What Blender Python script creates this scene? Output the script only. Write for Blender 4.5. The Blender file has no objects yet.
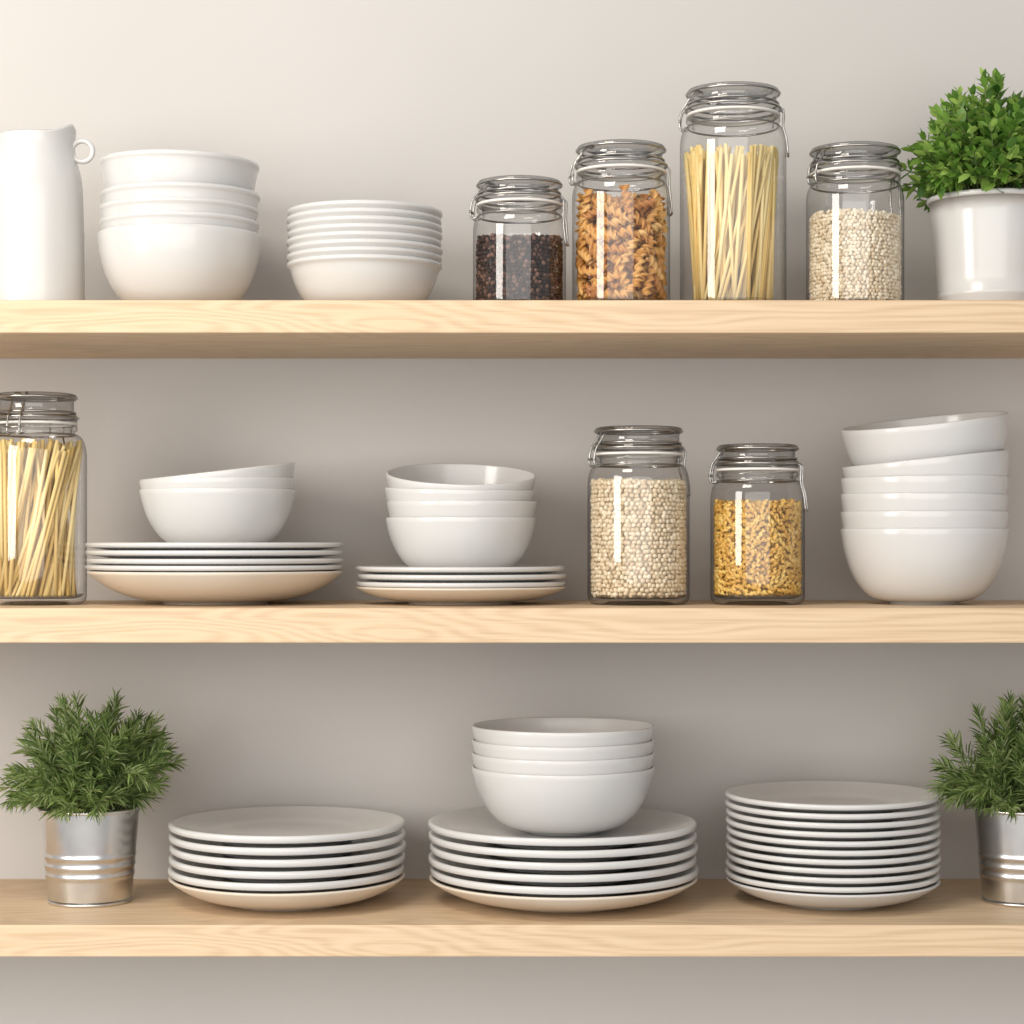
import bpy, math, random
import numpy as np
from mathutils import Vector, Matrix
random.seed(7); rng=np.random.default_rng(7)
D=2.1; ZC=1.45; HOR=544.0; WALL=0.29
Z_TOP=ZC+0.244; Z_MID=ZC-0.064; Z_BOT=ZC-0.381
def X(px,y): return (px-512)*(D+y)/2100.0
def Z(py,y): return ZC+(HOR-py)*(D+y)/2100.0
def S(n,y): return n*(D+y)/2100.0
sc=bpy.context.scene
sc.view_settings.view_transform='Standard'
sc.view_settings.look='None'

# ---------------- materials ----------------
def newmat(name):
    m=bpy.data.materials.new(name); m.use_nodes=True
    nt=m.node_tree; b=nt.nodes['Principled BSDF']
    return m,nt,b
def link(nt,a,b): nt.links.new(a,b)
def ramp(nt,stops):
    r=nt.nodes.new('ShaderNodeValToRGB'); e=r.color_ramp.elements
    while len(e)<len(stops): e.new(0.5)
    for i,(p,c) in enumerate(stops):
        e[i].position=p; e[i].color=(c[0],c[1],c[2],1)
    return r
def simple(name,col,rough=0.5,metal=0,noise=0.03,nscale=20,coat=0,bump=0):
    m,nt,b=newmat(name)
    tc=nt.nodes.new('ShaderNodeTexCoord'); n=nt.nodes.new('ShaderNodeTexNoise'); n.inputs['Scale'].default_value=nscale
    link(nt,tc.outputs['Object'],n.inputs['Vector'])
    r=ramp(nt,[(0.3,[c*(1-noise) for c in col]),(0.7,[min(1,c*(1+noise)) for c in col])])
    link(nt,n.outputs['Fac'],r.inputs['Fac']); link(nt,r.outputs['Color'],b.inputs['Base Color'])
    b.inputs['Roughness'].default_value=rough; b.inputs['Metallic'].default_value=metal
    b.inputs['Coat Weight'].default_value=coat; b.inputs['Coat Roughness'].default_value=0.09
    if bump:
        bp=nt.nodes.new('ShaderNodeBump'); bp.inputs['Strength'].default_value=bump; bp.inputs['Distance'].default_value=0.002
        link(nt,n.outputs['Fac'],bp.inputs['Height']); link(nt,bp.outputs['Normal'],b.inputs['Normal'])
    return m
def island(name,stops,rough=0.5,transl=0,spec=0.5):
    m,nt,b=newmat(name)
    g=nt.nodes.new('ShaderNodeNewGeometry'); r=ramp(nt,stops)
    link(nt,g.outputs['Random Per Island'],r.inputs['Fac']); link(nt,r.outputs['Color'],b.inputs['Base Color'])
    b.inputs['Roughness'].default_value=rough; b.inputs['Specular IOR Level'].default_value=spec
    if transl:
        t=nt.nodes.new('ShaderNodeBsdfTranslucent'); mx=nt.nodes.new('ShaderNodeMixShader'); mx.inputs[0].default_value=transl
        link(nt,r.outputs['Color'],t.inputs['Color']); out=nt.nodes['Material Output']
        link(nt,b.outputs[0],mx.inputs[1]); link(nt,t.outputs[0],mx.inputs[2]); link(nt,mx.outputs[0],out.inputs['Surface'])
    return m
def wood(name):
    m,nt,b=newmat(name)
    tc=nt.nodes.new('ShaderNodeTexCoord')
    mp=nt.nodes.new('ShaderNodeMapping'); mp.inputs['Scale'].default_value=(1.1,5,11)
    link(nt,tc.outputs['Object'],mp.inputs['Vector'])
    n=nt.nodes.new('ShaderNodeTexNoise'); n.inputs['Scale'].default_value=1.6; n.inputs['Detail'].default_value=2
    link(nt,mp.outputs[0],n.inputs['Vector'])
    mul=nt.nodes.new('ShaderNodeMath'); mul.operation='MULTIPLY'; mul.inputs[1].default_value=150; link(nt,n.outputs['Fac'],mul.inputs[0])
    sn=nt.nodes.new('ShaderNodeMath'); sn.operation='SINE'; link(nt,mul.outputs[0],sn.inputs[0])
    mr=nt.nodes.new('ShaderNodeMapRange'); mr.inputs['From Min'].default_value=-1; link(nt,sn.outputs[0],mr.inputs['Value'])
    mp2=nt.nodes.new('ShaderNodeMapping'); mp2.inputs['Scale'].default_value=(6,160,300)
    link(nt,tc.outputs['Object'],mp2.inputs['Vector'])
    n2=nt.nodes.new('ShaderNodeTexNoise'); n2.inputs['Scale'].default_value=1.5; n2.inputs['Detail'].default_value=4
    link(nt,mp2.outputs[0],n2.inputs['Vector'])
    mx=nt.nodes.new('ShaderNodeMix'); mx.inputs['Factor'].default_value=0.75
    link(nt,mr.outputs[0],mx.inputs['A']); link(nt,n2.outputs['Fac'],mx.inputs['B'])
    r=ramp(nt,[(0.15,(0.51,0.355,0.215)),(0.5,(0.645,0.475,0.305)),(0.85,(0.71,0.545,0.37))])
    link(nt,mx.outputs['Result'],r.inputs['Fac']); link(nt,r.outputs['Color'],b.inputs['Base Color'])
    b.inputs['Roughness'].default_value=0.55
    bp=nt.nodes.new('ShaderNodeBump'); bp.inputs['Strength'].default_value=0.1; bp.inputs['Distance'].default_value=0.001
    link(nt,n2.outputs['Fac'],bp.inputs['Height']); link(nt,bp.outputs['Normal'],b.inputs['Normal'])
    return m
def glassmat(name,edge=0.30,tint=(1,1,1),g0=0.07):
    m=bpy.data.materials.new(name); m.use_nodes=True; nt=m.node_tree; nt.nodes.clear()
    out=nt.nodes.new('ShaderNodeOutputMaterial'); lw=nt.nodes.new('ShaderNodeLayerWeight'); lw.inputs['Blend'].default_value=0.5
    r=ramp(nt,[(0.0,[0.97*t for t in tint]),(0.55,[0.93*t for t in tint]),(0.8,[0.70*t for t in tint]),(1.0,[edge*t for t in tint])])
    link(nt,lw.outputs['Facing'],r.inputs['Fac'])
    tr=nt.nodes.new('ShaderNodeBsdfTransparent'); link(nt,r.outputs['Color'],tr.inputs['Color'])
    gl=nt.nodes.new('ShaderNodeBsdfGlossy'); gl.inputs['Roughness'].default_value=0.05
    p=nt.nodes.new('ShaderNodeMath'); p.operation='POWER'; p.inputs[1].default_value=4; link(nt,lw.outputs['Facing'],p.inputs[0])
    ma=nt.nodes.new('ShaderNodeMath'); ma.operation='MULTIPLY_ADD'; ma.inputs[1].default_value=0.5; ma.inputs[2].default_value=g0
    link(nt,p.outputs[0],ma.inputs[0])
    mx=nt.nodes.new('ShaderNodeMixShader'); link(nt,ma.outputs[0],mx.inputs[0]); link(nt,tr.outputs[0],mx.inputs[1]); link(nt,gl.outputs[0],mx.inputs[2])
    link(nt,mx.outputs[0],out.inputs['Surface']); return m

M_wall=simple('wall_paint',(0.535,0.512,0.488),0.85,noise=0.02,nscale=3,bump=0)
M_floor=simple('floor_paint',(0.6,0.58,0.56),0.8); M_wood=wood('oak_wood')
M_cer=simple('white_ceramic',(0.60,0.59,0.575),0.26,noise=0.015,nscale=14,coat=0.35)
M_cream=simple('cream_ceramic',(0.70,0.62,0.52),0.35,noise=0.03,nscale=14,coat=0.2)
M_glass=glassmat('jar_glass',0.20,(1,1,1),0.08); M_glass2=glassmat('lid_glass',0.05,(0.80,0.80,0.80),0.09)
M_steel=simple('steel_wire',(0.40,0.39,0.37),0.25,metal=1)
M_gal=simple('galvanised_steel',(0.70,0.69,0.68),0.27,metal=1,noise=0.06,nscale=40)
M_gask=simple('rubber_gasket',(0.80,0.77,0.72),0.5)
M_soil=simple('potting_soil',(0.05,0.035,0.025),0.9,noise=0.4,nscale=200,bump=1)
M_stem=simple('green_stem',(0.16,0.20,0.07),0.7)
M_herb=island('rosemary_needles',[(0,(0.085,0.15,0.04)),(0.4,(0.20,0.31,0.08)),(0.75,(0.35,0.46,0.16)),(1,(0.52,0.60,0.31))],0.5,0.4)
M_leaf=island('basil_leaves',[(0,(0.05,0.13,0.02)),(0.5,(0.17,0.33,0.05)),(1,(0.36,0.52,0.12))],0.4,0.3)
M_spag=island('spaghetti_pasta',[(0,(0.76,0.52,0.17)),(0.5,(0.86,0.65,0.27)),(1,(0.92,0.76,0.39))],0.45)
M_fus=island('fusilli_pasta',[(0,(0.46,0.18,0.04)),(0.4,(0.62,0.30,0.07)),(0.75,(0.74,0.40,0.11)),(1,(0.82,0.53,0.21))],0.5)
M_dark=island('dark_beans',[(0,(0.018,0.010,0.008)),(0.6,(0.045,0.022,0.015)),(1,(0.20,0.11,0.08))],0.5,0,0.2)
M_white=island('white_beans',[(0,(0.60,0.47,0.31)),(0.5,(0.74,0.63,0.46)),(1,(0.86,0.78,0.62))],0.5)
M_chick=island('chickpea_skin',[(0,(0.60,0.46,0.29)),(0.5,(0.74,0.61,0.42)),(1,(0.86,0.75,0.56))],0.5)
M_elb=island('small_pasta',[(0,(0.62,0.33,0.05)),(0.5,(0.78,0.47,0.10)),(1,(0.86,0.60,0.18))],0.45)

# ---------------- mesh helpers ----------------
def link_obj(ob,parent=None):
    sc.collection.objects.link(ob)
    if parent: ob.parent=parent
    return ob
def empty(name,loc):
    e=bpy.data.objects.new(name,None); e.location=loc; e.empty_display_size=0.02
    sc.collection.objects.link(e); return e
def mesh_obj(name,verts,faces,mat,parent=None,loc=(0,0,0),rot=(0,0,0),smooth=True):
    me=bpy.data.meshes.new(name); me.from_pydata([tuple(v) for v in verts],[],[tuple(f) for f in faces])
    me.polygons.foreach_set('use_smooth',[smooth]*len(me.polygons)); me.update()
    me.materials.append(mat)
    ob=bpy.data.objects.new(name,me); ob.location=loc; ob.rotation_euler=rot
    return link_obj(ob,parent)
def lathe_data(prof,seg=72,fn=None):
    V=[];F=[];n=len(prof)
    for r,z in prof:
        for j in range(seg):
            a=2*math.pi*j/seg; V.append((max(r,1e-5)*math.cos(a),max(r,1e-5)*math.sin(a),z))
    for i in range(n-1):
        for j in range(seg):
            k=(j+1)%seg
            F.append((i*seg+j,i*seg+k,(i+1)*seg+k,(i+1)*seg+j))
    if fn: V=[fn(*v) for v in V]
    return V,F
def lathe(name,prof,mat,parent=None,loc=(0,0,0),rot=(0,0,0),seg=72,fn=None):
    V,F=lathe_data(prof,seg,fn); return mesh_obj(name,V,F,mat,parent,loc,rot)
def tube_data(pts,r,seg=8,closed=False):
    pts=[Vector(p) for p in pts]; n=len(pts); V=[];F=[]
    up=None
    for i,p in enumerate(pts):
        a=pts[(i-1)%n] if (closed or i>0) else p; b=pts[(i+1)%n] if (closed or i<n-1) else p
        t=(b-a).normalized()
        if up is None:
            up=t.orthogonal().normalized()
        else:
            up=(up-t*up.dot(t)).normalized()
        w=t.cross(up)
        for j in range(seg):
            c=2*math.pi*j/seg; V.append(p+up*(r*math.cos(c))+w*(r*math.sin(c)))
    m=n if closed else n-1
    for i in range(m):
        for j in range(seg):
            k=(j+1)%seg; i2=(i+1)%n
            F.append((i*seg+j,i*seg+k,i2*seg+k,i2*seg+j))
    if not closed:
        F.append(tuple(range(seg))[::-1]); F.append(tuple((n-1)*seg+j for j in range(seg)))
    return V,F
def join_data(parts):
    V=[];F=[]
    for v,f in parts:
        o=len(V); V+=list(v); F+=[tuple(i+o for i in q) for q in f]
    return V,F
def ring(R,z,n=64): return [(R*math.cos(2*math.pi*i/n),R*math.sin(2*math.pi*i/n),z) for i in range(n)]
def smoothpts(P,sub=6):
    P=[Vector(p) for p in P]; out=[]
    for i in range(len(P)-1):
        p0=P[max(i-1,0)];p1=P[i];p2=P[i+1];p3=P[min(i+2,len(P)-1)]
        for s in range(sub):
            t=s/sub
            out.append(0.5*((2*p1)+(p2-p0)*t+(2*p0-5*p1+4*p2-p3)*t*t+(3*p1-p0-3*p2+p3)*t**3))
    out.append(P[-1]); return out
def smooth2(P,sub=6): return [(v[0],v[1]) for v in smoothpts([(a,b,0) for a,b in P],sub)]
def scatter(name,tv,tf,locs,rots,scales,mat,parent):
    tv=np.asarray(tv,float); tf=np.asarray(tf,int); N=len(locs); nv=len(tv)
    R=np.array(rots); s=np.array(scales)
    v=tv[None,:,:]*s[:,None,:]
    v=np.einsum('nij,nkj->nki',R,v)+np.array(locs)[:,None,:]
    f=(tf[None,:,:]+(np.arange(N)*nv)[:,None,None]).reshape(-1,tf.shape[1])
    v=v.reshape(-1,3)
    me=bpy.data.meshes.new(name); k=tf.shape[1]
    me.vertices.add(len(v)); me.vertices.foreach_set('co',v.astype(np.float32).ravel())
    me.loops.add(f.size); me.loops.foreach_set('vertex_index',f.astype(np.int32).ravel())
    me.polygons.add(len(f)); me.polygons.foreach_set('loop_start',np.arange(0,f.size,k,dtype=np.int32))
    me.polygons.foreach_set('loop_total',np.full(len(f),k,dtype=np.int32))
    me.polygons.foreach_set('use_smooth',np.ones(len(f),dtype=bool))
    me.update(calc_edges=True); me.validate(); me.materials.append(mat)
    ob=bpy.data.objects.new(name,me); return link_obj(ob,parent)
def randrot():
    q=rng.normal(size=4); q/=np.linalg.norm(q); w,x,y,z=q
    return [[1-2*(y*y+z*z),2*(x*y-z*w),2*(x*z+y*w)],[2*(x*y+z*w),1-2*(x*x+z*z),2*(y*z-x*w)],[2*(x*z-y*w),2*(y*z+x*w),1-2*(x*x+y*y)]]
def icos():
    import bmesh
    bm=bmesh.new(); bmesh.ops.create_icosphere(bm,subdivisions=2,radius=1)
    v=[tuple(a.co) for a in bm.verts]; f=[[q.index for q in p.verts] for p in bm.faces]; bm.free(); return v,f
ICO=icos()

# ---------------- room ----------------
def box(name,x0,x1,y0,y1,z0,z1,mat,bev=0.0):
    cx,cy,cz=(x0+x1)/2,(y0+y1)/2,(z0+z1)/2; a,b,c=(x1-x0)/2,(y1-y0)/2,(z1-z0)/2
    V=[(sx*a,sy*b,sz*c) for sx in(-1,1) for sy in(-1,1) for sz in(-1,1)]
    F=[(0,1,3,2),(4,6,7,5),(0,4,5,1),(2,3,7,6),(0,2,6,4),(1,5,7,3)]
    ob=mesh_obj(name,V,F,mat,None,(cx,cy,cz),smooth=False)
    if bev:
        m=ob.modifiers.new('bevel','BEVEL'); m.width=bev; m.segments=3
    return ob
box('wall_back',-2.5,2.5,WALL,WALL+0.1,0,2.9,M_wall)
box('floor',-2.5,2.5,-4.0,WALL,-0.05,0,M_floor)
box('wooden_shelf',-1.0,1.0,0,WALL,ZC+0.211,Z_TOP,M_wood,0.0015)
box('wooden_shelf',-1.0,1.0,0,WALL,ZC-0.099,Z_MID,M_wood,0.0015)
box('wooden_shelf',-1.0,1.0,0,WALL,ZC-0.413,Z_BOT,M_wood,0.0015)

# ---------------- crockery ----------------
def bowl_prof(R,H,foot,t=0.0028,am=76,p=0.85,lip=0.0):
    A=math.radians(am); n=22; o=[(0,0.0025),(foot-0.004,0.0025),(foot-0.003,0.0),(foot,0.0),(foot+0.001,0.003)]
    def pt(u,off=0):
        a=A*u; r=foot+(R-lip-foot)*(math.sin(a)/math.sin(A))**p if u>0 else foot
        z=0.003+(H-0.003)*(1-math.cos(a))/(1-math.cos(A)); return r,z
    outer=[pt(i/n) for i in range(1,n+1)]
    if lip: outer=[q for q in outer if q[1]<H-0.0045]+[(outer[-1][0],H-0.0040),(R-0.0002,H-0.0028),(R,H-0.0012)]
    o+=outer
    o+=[(R-0.0004,H+0.0010),(R-t*0.5,H+0.0015),(R-t+0.0003,H+0.001)]
    for i in range(n,-1,-1):
        r,z=pt(i/n); o.append((max(r-t,0.001),z+t*(1-i/n)**1.0))
    o+=[(foot*0.5,0.003+t),(0,0.003+t)]
    return o
def plate_prof(R,H,foot,t=0.0036,te=None):
    te=te or t
    o=[(0,0.002),(foot-0.004,0.002),(foot-0.003,0),(foot,0),(foot+0.001,0.0025)]
    w=foot+(R-foot)*0.28; h=H-0.003-te
    out=smooth2([(foot+0.002,0.003),(w,0.003+h*0.30),((w+R)/2,0.003+h*0.68),(R-0.005,H-te-0.0005)],5)
    o+=out+[(R-0.0025,H-te),(R-0.0008,H-te*0.85),(R,H-te*0.55),(R,H-te*0.3),(R-0.0006,H-te*0.1),(R-0.002,H)]
    inn=smooth2([(R-0.005,H-0.0005),((w+R)/2,0.003+h*0.68+t),(w,0.003+h*0.33+t),(foot*0.9,0.003+t),(0,0.003+t)],5)
    return o+inn
def bowls(parent,specs,R,H,foot,mat,basez=0,dx=0,t=0.0028,am=76,p=0.85,lip=0.0):
    prof=bowl_prof(R,H,foot,t,am,p,lip)
    for i,s in enumerate(specs):
        z,tx,ty,jx=s
        Mx=Matrix.Translation((dx+jx,0,basez+z+H))@Matrix.Rotation(math.radians(tx),4,'X')@Matrix.Rotation(math.radians(ty),4,'Y')@Matrix.Translation((0,0,-H))
        ob=lathe('bowl_%d'%(i+1),prof,mat,parent,seg=96); ob.matrix_local=Mx
def plates(parent,zs,R,H,foot,mat,t=0.0036,te=None):
    prof=plate_prof(R,H,foot,t,te)
    for i,z in enumerate(zs):
        jx=random.uniform(-.0012,.0012)
        lathe('plate_%d'%(i+1),prof,mat,parent,(jx,0,z),seg=112)

# top shelf bowl stack
y=0.13
e=empty('bowl_stack',(X(180,y),y,Z_TOP))
R=S(81,y); rz=lambda py: Z(py,y-0.075)-Z_TOP
H=rz(226)
bowls(e,[(0,0,0,0)],R,H,S(30,y),M_cer,am=84)
bowls(e,[(rz(213)-H,0,0,0.0),(rz(199)-H,0,0,-0.001),(rz(184)-H,0,0,0.001),(rz(152)-H,0,0.8,0.0)],S(79,y),H,S(30,y),M_cer,lip=0.0012)
# small dish stack
e=empty('dish_stack',(X(365,y),y,Z_TOP))
H=rz(256)
bowls(e,[(i*S(7.7,y-0.07),0,0,random.uniform(-.001,.001)) for i in range(8)],S(77.5,y),H,S(36,y),M_cer,t=0.0032,am=62,p=0.78,lip=0.0022)

# mid shelf: plates + bowls
y=0.145; rm=lambda py: Z(py,y)-Z_MID
e=empty('plate_and_bowl_stack',(X(216,y),y,Z_MID))
lathe('serving_dish',bowl_prof(S(127,y),rm(572),S(52,y),0.0036,50,1.0),M_cream,e,seg=112)
Hd=0.016
plates(e,[rm(565)-Hd+0.0005,rm(558)-Hd,rm(550)-Hd,rm(542.5)-Hd],S(127,y),Hd,S(70,y),M_cer,t=0.004,te=0.0052)
zb=rm(542.5)-Hd+0.0072
bh=rm(491)-zb
bowls(e,[(zb,0,0,0)],S(77.5,y),bh,S(30,y),M_cer,dx=X(218,y)-X(216,y),am=70)
bowls(e,[(zb+rm(481)-rm(491),0,-1,0),(zb+rm(472)-rm(491),3,-6.5,0.0)],S(77.5,y),bh,S(30,y),M_cer,dx=X(218,y)-X(216,y),am=70)
e=empty('plate_and_bowl_stack',(X(461,y),y,Z_MID))
Hd=0.017
lathe('plate_bottom',bowl_prof(S(104.5,y),0.0175,S(52,y),0.0036,50,1.0),M_cream,e,seg=112)
plates(e,[rm(581)-Hd,rm(573.5)-Hd,rm(566)-Hd],S(104.5,y),Hd,S(55,y),M_cer,t=0.004,te=0.0052)
zb=rm(566)-Hd+0.0072; bh=rm(519)-zb
bowls(e,[(zb,0,0,0),(rm(503)-bh,0,0,.001),(rm(490)-bh,2,1,-0.001),(rm(475)-bh,10,1.5,0.0)],S(75,y),bh,S(32,y),M_cer,am=74)
# mid right bowls
y=0.135
e=empty('bowl_stack',(X(924,y),y,Z_MID))
H=rm(530)
bowls(e,[(0,0,0,0),(rm(513)-H,0,0,0),(rm(496)-H,0,0.5,0),(rm(479)-H,0,-0.5,0),(rm(460)-H,1,-6,0.001),(rm(422)-H,5,-6.5,0.0)],S(82.5,y),H,S(34,y),M_cer,am=78)

# bottom shelf
y=0.142; rb=lambda py: Z(py,y)-Z_BOT
def pst(cx,Rpx,top,bot,n,name='dinner_plate_stack',mats=None,t=0.005,Hd=0.021,te=None):
    e=empty(name,(X(cx,y),y,Z_BOT)); H0=rb(bot); z1=rb(top)-Hd
    lathe('plate_bottom',bowl_prof(S(Rpx,y),H0,S(Rpx*0.5,y),t,48,1.0),mats[0] if mats else M_cer,e,seg=112)
    z0=H0-Hd; zs=[z0+(z1-z0)*i/(n-1) for i in range(1,n)]
    plates(e,zs,S(Rpx,y),Hd,S(Rpx*0.56,y),M_cer,t=t,te=te); return e,z1
pst(287.5,117.5,820,876,6,mats=[M_cream],t=0.0058,te=0.0078)
e,z1=pst(563,134,820,877,6,mats=[M_cream],t=0.0058,te=0.0078)
zb=z1+0.0092; R=S(91.5,y); bh=rb(767)-zb
bowls(e,[(zb,0,0,0),(zb+S(14,y),0,0,0),(zb+S(27,y),0,0,0),(zb+S(41,y),0,0,0)],R,bh,S(38,y),M_cer,am=70)
pst(832.5,106,792,879,11,t=0.0048,te=0.0058)

# ---------------- pitcher ----------------
y=0.13
e=empty('ceramic_pitcher',(X(36,y),y,Z_TOP)); Hh=Z(138,y)-Z_TOP; R=S(48,y)
pp=smooth2([(R-0.006,0),(R,0.006),(R,0.03),(R-0.001,0.10),(R-0.003,Hh-0.045),(R-0.009,Hh-0.022),(S(38,y),Hh-0.010),(S(38.5,y),Hh)],6)
prof=[(0,0.001)]+pp+[(S(37.5,y),Hh+0.0015),(S(36,y),Hh)]+[(r-0.004,max(z,0.006)) for r,z in reversed(pp[4:-1])]+[(0,0.008)]
def spout(x,yy,z):
    k=max(0,(z-(Hh-0.035))/0.035)
    a=math.atan2(yy,x); w=math.exp(-((a+0.25)/0.5)**2)
    return (x*(1+0.05*w*k*k),yy,z+0.010*w*k*k)
lathe('jug_body',prof,M_cer,e,fn=spout,seg=96)
ro=[(S(49,y)+0.011*math.cos(a)-0.002,-0.004,Hh-0.015+0.011*math.sin(a)) for a in [2*math.pi*i/32 for i in range(32)]]
V,F=tube_data(ro,0.0028,10,True); mesh_obj('ring_handle',V,F,M_cer,e)
hp=smoothpts([(-R+0.012,0,Hh-0.012),(-R-0.012,0,Hh-0.010),(-R-0.03,0,Hh-0.04),(-R-0.030,0,Hh-0.10),(-R-0.004,0,Hh-0.145)],8)
V,F=tube_data(hp,0.006,12); mesh_obj('jug_handle',V,F,M_cer,e)

# ---------------- jars ----------------
def jar(name,cx,y,zs,Rpx,toppy,lidRpx,lidpy,ang=0,sh=20):
    R=S(Rpx,y); lr=S(lidRpx,y)
    H=Z(toppy,y-lr)-zs; zn=Z(lidpy,y-lr)-zs; rn=lr*0.93; LH=H-zn
    e=empty(name,(X(cx,y),y,zs)); e.rotation_euler=(0,0,math.radians(ang))
    s=S(sh,y)
    pr=[(0,0.004),(R*0.6,0.003),(R*0.78,0),(R-0.008,0.0),(R-0.004,0.0012),(R-0.0012,0.004),(R,0.009),(R,zn*0.4),(R,zn-s)]
    for i in range(1,11):
        a=math.pi/2*i/10
        pr.append((rn+(R-rn)*math.cos(a)**0.9 if i<10 else rn, zn-s+ (s-0.002)*math.sin(a)))
    pr+=[(rn,zn),(lr-0.001,zn+0.001),(lr,zn+0.0025),(lr,zn+0.005),(lr-0.001,zn+0.0065),(rn-0.002,zn+0.007),(rn-0.003,zn),(rn-0.003,zn-0.004)]
    lathe('glass_body',pr,M_glass,e)
    lathe('glass_base',[(0,0.007),(R*0.8,0.0065),(R-0.006,0.008),(R-0.003,0.011)],M_glass2,e)
    lathe('gasket',[(rn-0.002,zn+0.0075),(lr-0.0005,zn+0.0075),(lr+0.0004,zn+0.0088),(lr-0.0005,zn+0.010),(rn-0.002,zn+0.010)],M_gask,e)
    z0=zn+0.0105
    lathe('glass_lid',[(rn-0.003,z0),(lr-0.001,z0),(lr,z0+0.002),(lr,z0+0.0065),(lr-0.002,z0+0.0085),(lr-0.004,z0+0.010),(lr-0.004,H-0.008),(lr-0.001,H-0.0055),(lr-0.0005,H-0.003),(lr-0.002,H-0.0008),(lr-0.005,H),(lr-0.008,H-0.001),(lr-0.012,H-0.004),(0,H-0.004)],M_glass2,e)
    w=0.0011; parts=[tube_data(ring(rn+0.0015,zn-0.003),w,8,True),tube_data(ring(lr+0.0008,z0+0.0045),w*1.2,8,True),tube_data(ring(lr-0.002,z0+0.0100),w,8,True),tube_data(ring(lr-0.0008,H-0.0045),0.0014,8,True)]
    for dy in(-0.007,0.007):
        parts.append(tube_data(smoothpts([(-rn-0.001,dy,zn-0.003),(-lr-0.005,dy,zn-0.004),(-lr-0.0062,dy,zn+0.004),(-lr-0.004,dy,z0+0.004),(-lr-0.0,dy,z0+0.010),(-lr+0.010,dy*0.9,H-0.0015),(-lr+0.018,dy*0.5,H-0.002)],6),w,8))
    parts.append(tube_data([(-lr-0.0062,-0.0085,zn+0.003),(-lr-0.0062,0.0085,zn+0.003)],w*1.4,8))
    L=0.034
    for dy in(-0.008,0.008):
        parts.append(tube_data(smoothpts([(lr-0.001,dy,z0+0.0045),(lr+0.0035,dy,z0+0.001),(lr+0.003,dy,zn-0.004),(R+0.0002,dy,zn-0.018),(R+0.0018,dy,zn-L)],6),w,8))
    parts.append(tube_data([(R+0.0018,-0.008,zn-L),(R+0.0022,0,zn-L-0.001),(R+0.0018,0.008,zn-L)],w,8))
    V,F=join_data(parts); mesh_obj('wire_bail',V,F,M_steel,e)
    return e,R-0.003,H,zn
def core(e,r,h,mat): lathe('filling_core',[(0,0.010),(r,0.010),(r,h),(0,h)],mat,e,seg=40)
def beans(e,rin,h,br,sx,mat,name,tmpl=None):
    T=tmpl or ICO
    locs=[];rots=[];scl=[]
    z=0.009+br; row=0; step=br*1.72
    while z<h:
        for layer,rr in enumerate((rin-br*1.0,rin-br*2.5)):
            n=int(2*math.pi*rr/(br*1.9))
            for i in range(n):
                a=2*math.pi*(i+0.5*(row%2)+rng.uniform(-.3,.3)+.4*layer)/n
                r=rr-abs(rng.normal(0,br*0.25))
                locs.append((r*math.cos(a),r*math.sin(a),z+rng.uniform(-.35,.35)*br-(0.5*br*layer)))
        z+=step; row+=1
    ntop=int(2.4*(rin/br)**2*0.45)
    for i in range(ntop):
        r=(rin-br)*math.sqrt(rng.uniform()); a=rng.uniform(0,2*math.pi)
        locs.append((r*math.cos(a),r*math.sin(a),h+rng.uniform(-0.8,0.5)*br+br*0.8*math.sin(a*2+1)*r/rin))
    for _ in locs:
        rots.append(randrot()); k=rng.uniform(.88,1.1)
        scl.append((br*k*sx,br*k,br*k*0.95) if tmpl is None else (k*sx,k*sx,k*sx))
    core(e,rin-br*2.2,h-br,mat)
    scatter(name,T[0],T[1],locs,rots,scl,mat,e)
def layered(e,T,rin,h,rad,half,mind,mat,name,layers=3,top=30):
    locs=[];rots=[]
    for L in range(layers):
        rr=rin-rad-0.0005-L*rad*1.5; pts=[]
        for _ in range(6000):
            a=rng.uniform(0,2*math.pi); z=rng.uniform(0.009+rad,h)
            if all((min(abs(a-b),2*math.pi-abs(a-b))*rr)**2+(z-c)**2>mind**2 for b,c in pts): pts.append((a,z))
        for a,z in pts:
            th=rng.uniform(0,math.pi)
            if z-abs(math.sin(th))*half<0.012: th=rng.uniform(-.2,.2)
            er=Vector((math.cos(a),math.sin(a),0)); et=Vector((-math.sin(a),math.cos(a),0)); ez=Vector((0,0,1))
            ax=(et*math.cos(th)+ez*math.sin(th)+er*rng.uniform(-.12,.12)).normalized()
            sag=rr-math.sqrt(max(rr*rr-(half*math.cos(th))**2,0))
            s=ax.cross(er).normalized(); n=ax.cross(s); ro=rng.uniform(0,6.28)
            s2=s*math.cos(ro)+n*math.sin(ro); n2=ax.cross(s2)
            p=er*(rr-sag*0.9)+ez*z
            locs.append(tuple(p)); rots.append([[ax[i],s2[i],n2[i]] for i in range(3)])
    for i in range(top):
        r=(rin-half-0.006)*math.sqrt(rng.uniform()); a=rng.uniform(0,6.28); R3=np.array(randrot())
        locs.append((r*math.cos(a),r*math.sin(a),h-rng.uniform(0,0.006))); rots.append(R3.tolist())
    scatter(name,T[0],T[1],locs,rots,[(1,1,1)]*len(locs),mat,e)
def fusilli_t(L=0.031,turns=1.7,r0=0.0016,r1=0.0044,n=38,m=12):
    V=[];F=[]
    for i in range(n):
        x=-L/2+L*i/(n-1); tw=2*math.pi*turns*i/(n-1)
        for j in range(m):
            b=2*math.pi*j/m; c=abs(math.cos(b))
            r=r0+r1*c**2.5; a=b+tw
            V.append((x,r*math.cos(a),r*math.sin(a)))
    for i in range(n-1):
        for j in range(m):
            k=(j+1)%m; F.append((i*m+j,i*m+k,(i+1)*m+k,(i+1)*m+j))
    return V,F
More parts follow.
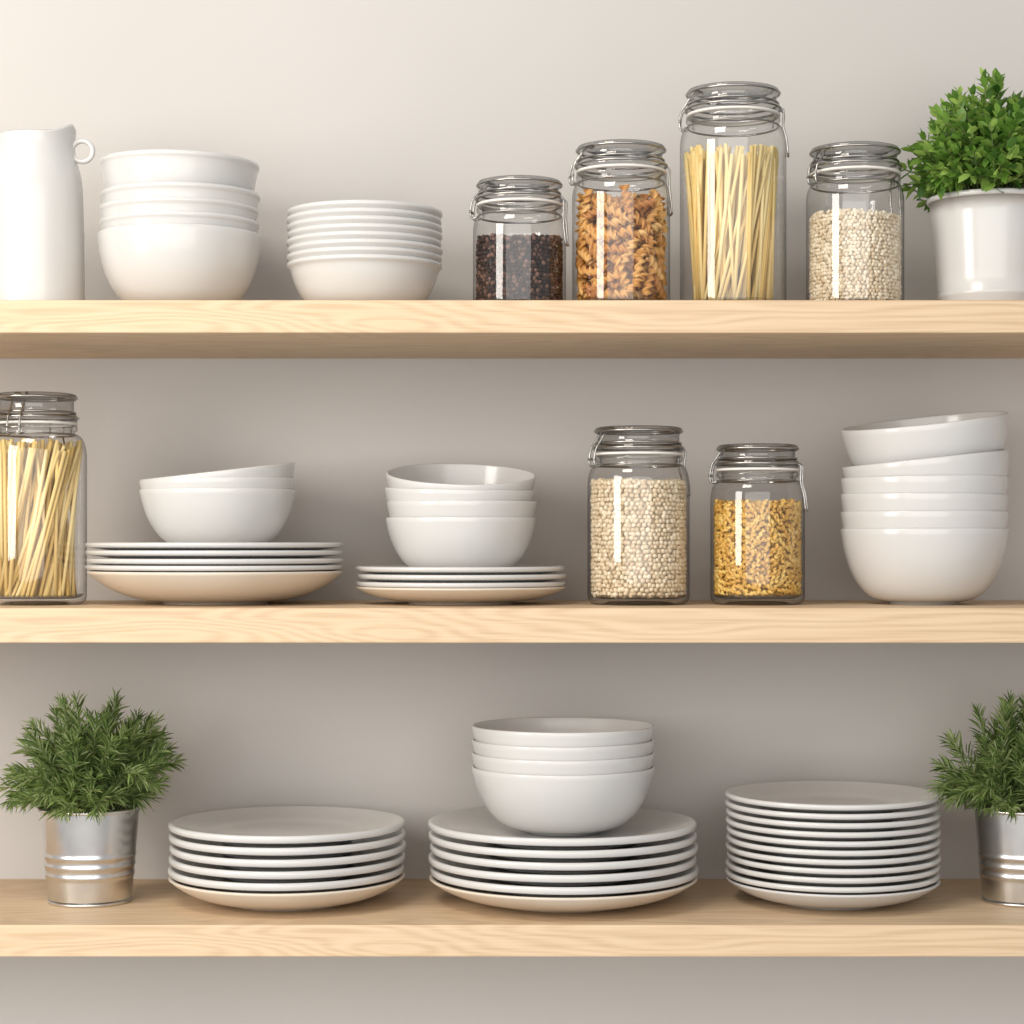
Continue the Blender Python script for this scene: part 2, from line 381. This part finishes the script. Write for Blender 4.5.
def spaghetti(e,rin,h,n,twist,spread,lean=(0,0),r=0.0021,bot=0.85,jit=0.28):
    parts=[]
    for i in range(n):
        rr=(rin-0.003)*bot*math.sqrt(rng.uniform(0.12,1)); a=rng.uniform(0,2*math.pi)
        b=np.array([rr*math.cos(a),rr*math.sin(a)])
        a2=a+math.radians(twist)+rng.normal(0,jit); r2=min(rr/bot*spread*rng.uniform(.9,1.1),rin-0.003)
        t=np.array([r2*math.cos(a2)+lean[0],r2*math.sin(a2)+lean[1]])
        d=np.hypot(*t)
        if d>rin-0.003: t*= (rin-0.003)/d
        hh=h*rng.uniform(0.92,1.0)
        parts.append(tube_data([(b[0],b[1],0.009),(t[0],t[1],hh)],r,6))
    V,F=join_data(parts); mesh_obj('spaghetti',V,F,M_spag,e)

y=0.12
e,ri,H,zn=jar('bean_jar',519.5,y,Z_TOP,46.5,174,43,207,ang=-12)
beans(e,ri,Z(234,y-.05)-Z_TOP,0.0024,1.25,M_dark,'black_beans')
e,ri,H,zn=jar('fusilli_jar',621,y,Z_TOP,49,138,45,173,ang=10)
hh=Z(197,y-.05)-Z_TOP
core(e,ri*0.55,hh-0.012,M_fus); layered(e,fusilli_t(turns=1.9),ri,hh,0.006,0.014,0.0145,M_fus,'fusilli')
e,ri,H,zn=jar('spaghetti_jar',733,y,Z_TOP,53,80,47,115,ang=-8,sh=24)
spaghetti(e,ri,Z(141,y-.05)-Z_TOP,250,28,1.15,(-0.004,0),bot=0.82,jit=0.4)
e,ri,H,zn=jar('white_bean_jar',855,y,Z_TOP,48.5,140,45,175,ang=25)
beans(e,ri,Z(210,y-.05)-Z_TOP,0.0022,1.3,M_white,'white_beans')
y=0.125
e,ri,H,zn=jar('spaghetti_jar',36,y,Z_MID,50,391,41,430,ang=75,sh=26)
spaghetti(e,ri,Z(440,y)-Z_MID,190,75,1.1,(0.002,0),bot=0.9,jit=0.5)
e,ri,H,zn=jar('chickpea_jar',638.5,y,Z_MID,51,425,44.5,461,ang=20,sh=24)
beans(e,ri,Z(483,y)-Z_MID,0.0026,1.12,M_chick,'chickpeas')
e,ri,H,zn=jar('short_pasta_jar',757.5,y,Z_MID,47,443,41,477,ang=-15,sh=24)
hh=Z(505,y)-Z_MID
core(e,ri*0.78,hh-0.004,M_elb); layered(e,fusilli_t(0.0125,1.1,0.0014,0.0018,14,8),ri,hh,0.0030,0.0055,0.0054,M_elb,'short_pasta',3,220)

# ---------------- plants ----------------
def leaf_t(w):
    V=[(0,0,0),(0.3,w*0.8,0.05),(0.3,0,-0.02),(0.3,-w*0.8,0.05),(0.65,w*0.85,0.04),(0.65,0,-0.03),(0.65,-w*0.85,0.04),(1,0,-0.08)]
    F=[(0,2,1),(0,3,2),(1,2,4),(2,5,4),(2,3,5),(3,6,5),(4,5,7),(5,6,7)]
    return V,F
def frame(d,roll):
    d=Vector(d).normalized(); u=Vector((0,0,1))
    s=u.cross(d)
    if s.length<1e-3: s=Vector((1,0,0))
    s.normalize(); n=d.cross(s)
    s2=s*math.cos(roll)+n*math.sin(roll); n2=d.cross(s2)
    return [[d[0],s2[0],n2[0]],[d[1],s2[1],n2[1]],[d[2],s2[2],n2[2]]]
def foliage(e,z0,potr,rx,hz,nst,leaflen,leafw,spacing,per,mat,name,ymax,maxpol=85,spread=45,kmin=0.6,sag=0.012,xmin=-9):
    locs=[];rots=[];scl=[];st=[]
    for s in range(nst):
        az=rng.uniform(0,2*math.pi); q=math.sqrt(rng.uniform(0,1)); pol=math.radians(maxpol)*q
        rr=potr*0.8*q*rng.uniform(.5,1)
        b=Vector((rr*math.cos(az),rr*math.sin(az),z0-0.004))
        k=rng.uniform(kmin,1.0)
        tip=Vector((rx*k*math.sin(pol)*math.cos(az),rx*k*math.sin(pol)*math.sin(az),z0+hz*k*max(math.cos(pol),0.0)+0.01))
        tip.y=max(min(tip.y,ymax),-ymax*1.15)
        mid=b.lerp(tip,0.5)+Vector((0,0,sag*math.sin(pol)))+Vector(rng.normal(0,0.005,3))
        pts=smoothpts([b,mid,tip],8); st.append(tube_data(pts,0.0007,4))
        L=sum((pts[i+1]-pts[i]).length for i in range(len(pts)-1)); n=max(int(L/spacing),3)
        ph=rng.uniform(0,6)
        for i in range(n):
            t=0.2+0.8*(i+1)/n; f=t*(len(pts)-1); i0=min(int(f),len(pts)-2); p=pts[i0].lerp(pts[i0+1],f-i0)
            tg=(pts[i0+1]-pts[i0]).normalized(); o=tg.orthogonal().normalized(); w=tg.cross(o)
            for j in range(per):
                ph2=ph+i*1.9+j*2*math.pi/per
                sp=math.radians(spread*(1.1-0.45*t)+rng.uniform(-12,12)) if i<n-1 else math.radians(18)
                d=tg*math.cos(sp)+(o*math.cos(ph2)+w*math.sin(ph2))*math.sin(sp)
                ll=leaflen*rng.uniform(.7,1.15)*(1.0-0.25*(t>0.9))
                if abs(p.y+d.y*ll)>0.137 or p.x+d.x*ll<xmin: continue
                locs.append(tuple(p)); rots.append(frame(d,rng.uniform(-.9,.9))); scl.append((ll,ll,ll))
    tv,tf=leaf_t(leafw)
    scatter(name,tv,tf,locs,rots,scl,mat,e)
    V,F=join_data(st); mesh_obj('stems',V,F,M_stem,e)
def bucket(e,rt,rb_,h):
    pr=[(0,0.002),(rb_-0.003,0.002),(rb_-0.002,0),(rb_,0),(rb_+0.0008,0.0015),(rb_+0.0006,0.005)]
    for i in range(1,60):
        t=i/60; r=rb_+(rt-rb_)*t
        for c in(0.30,0.40,0.50):
            r+=0.0010*math.exp(-((t-c)/0.020)**2)
        pr.append((r,h*t))
    pr+=[(rt+0.0002,h-0.004),(rt+0.0022,h-0.0035),(rt+0.0028,h-0.0015),(rt+0.002,h),(rt,h),(rt-0.001,h-0.003),(rt-0.003,h-0.012)]
    lathe('bucket_shell',pr,M_gal,e,seg=96)
    lathe('soil',[(0,h-0.008),(rt-0.002,h-0.010)],M_soil,e)
y=0.140
def herb(cx,rx=97,sh=1):
    e=empty('potted_rosemary',(X(cx,y),y,Z_BOT))
    rt=S(49,y); h=rb(806)
    bucket(e,rt,S(41,y),h)
    foliage(e,h-0.004,rt,S(rx,y),S(110,y),130,0.021,0.042,0.0046,3,M_herb,'rosemary_sprigs',0.118,92,50,0.5)
herb(90,101); herb(1024,95)
y=0.14
e=empty('potted_herb',(X(990,y),y,Z_TOP)); h=Z(189,y-.06)-Z_TOP; rt=S(60,y); rbm=S(50,y)
pr=[(0,0.002),(rbm-0.003,0.002),(rbm-0.002,0),(rbm,0),(rbm+0.0012,0.002),(rbm+0.0012,0.016),(rbm+0.0030,0.018),(rbm+0.003,0.021),(rbm+0.0016,0.023)]
pr+=[(rbm+0.0016+(rt-rbm-0.0016)*t,0.023+(h-0.023)*t) for t in(0.2,0.4,0.6,0.8,0.95)]
pr+=[(rt,h-0.006),(rt+0.002,h-0.005),(rt+0.0028,h-0.0025),(rt+0.002,h),(rt,h),(rt-0.002,h-0.003),(rt-0.004,h-0.015)]
lathe('pot',pr,M_cer,e,seg=96); lathe('soil',[(0,h-0.008),(rt-0.003,h-0.010)],M_soil,e)
foliage(e,h-0.004,rt,S(94,y),S(116,y),200,0.019,0.27,0.0090,2,M_leaf,'herb_leaves',0.118,90,62,0.6,xmin=-S(93,y))

# ---------------- lights ----------------
w=bpy.data.worlds.new('World'); sc.world=w; w.use_nodes=True; bg=w.node_tree.nodes['Background']
bg.inputs['Color'].default_value=(0.97,0.98,1,1); bg.inputs['Strength'].default_value=0.50
def area(name,loc,target,sx,sy,power,col):
    l=bpy.data.lights.new(name,'AREA'); l.shape='RECTANGLE'; l.size=sx; l.size_y=sy; l.energy=power; l.color=col
    o=bpy.data.objects.new(name,l); o.location=loc; d=Vector(target)-Vector(loc); o.rotation_euler=d.to_track_quat('-Z','Y').to_euler(); sc.collection.objects.link(o)
area('window_light',(-1.95,-1.5,ZC+0.40),(0,0.1,ZC-0.45),0.8,1.3,36,(1,0.95,0.88))
area('front_fill',(-0.2,-3.5,ZC+0.3),(0,0.1,ZC-0.5),4.2,2.2,66,(1,0.985,0.96))  # added soft fill behind the camera, lifts the shade between shelves and plates
area('overhead_fill',(-0.7,-1.15,ZC+1.35),(-0.1,0.1,ZC-0.5),0.7,0.5,15,(1,0.93,0.82))  # added warm fill from above to brighten the bottom shelf's top, no actual fixture
# ---------------- camera ----------------
cam=bpy.data.cameras.new('camera'); co=bpy.data.objects.new('camera',cam); sc.collection.objects.link(co)
co.location=(0,-D,ZC); co.rotation_euler=(math.radians(90),0,0)
cam.sensor_width=36; cam.lens=36*2100/1024; cam.shift_y=32/1024; cam.clip_start=0.05
sc.camera=co
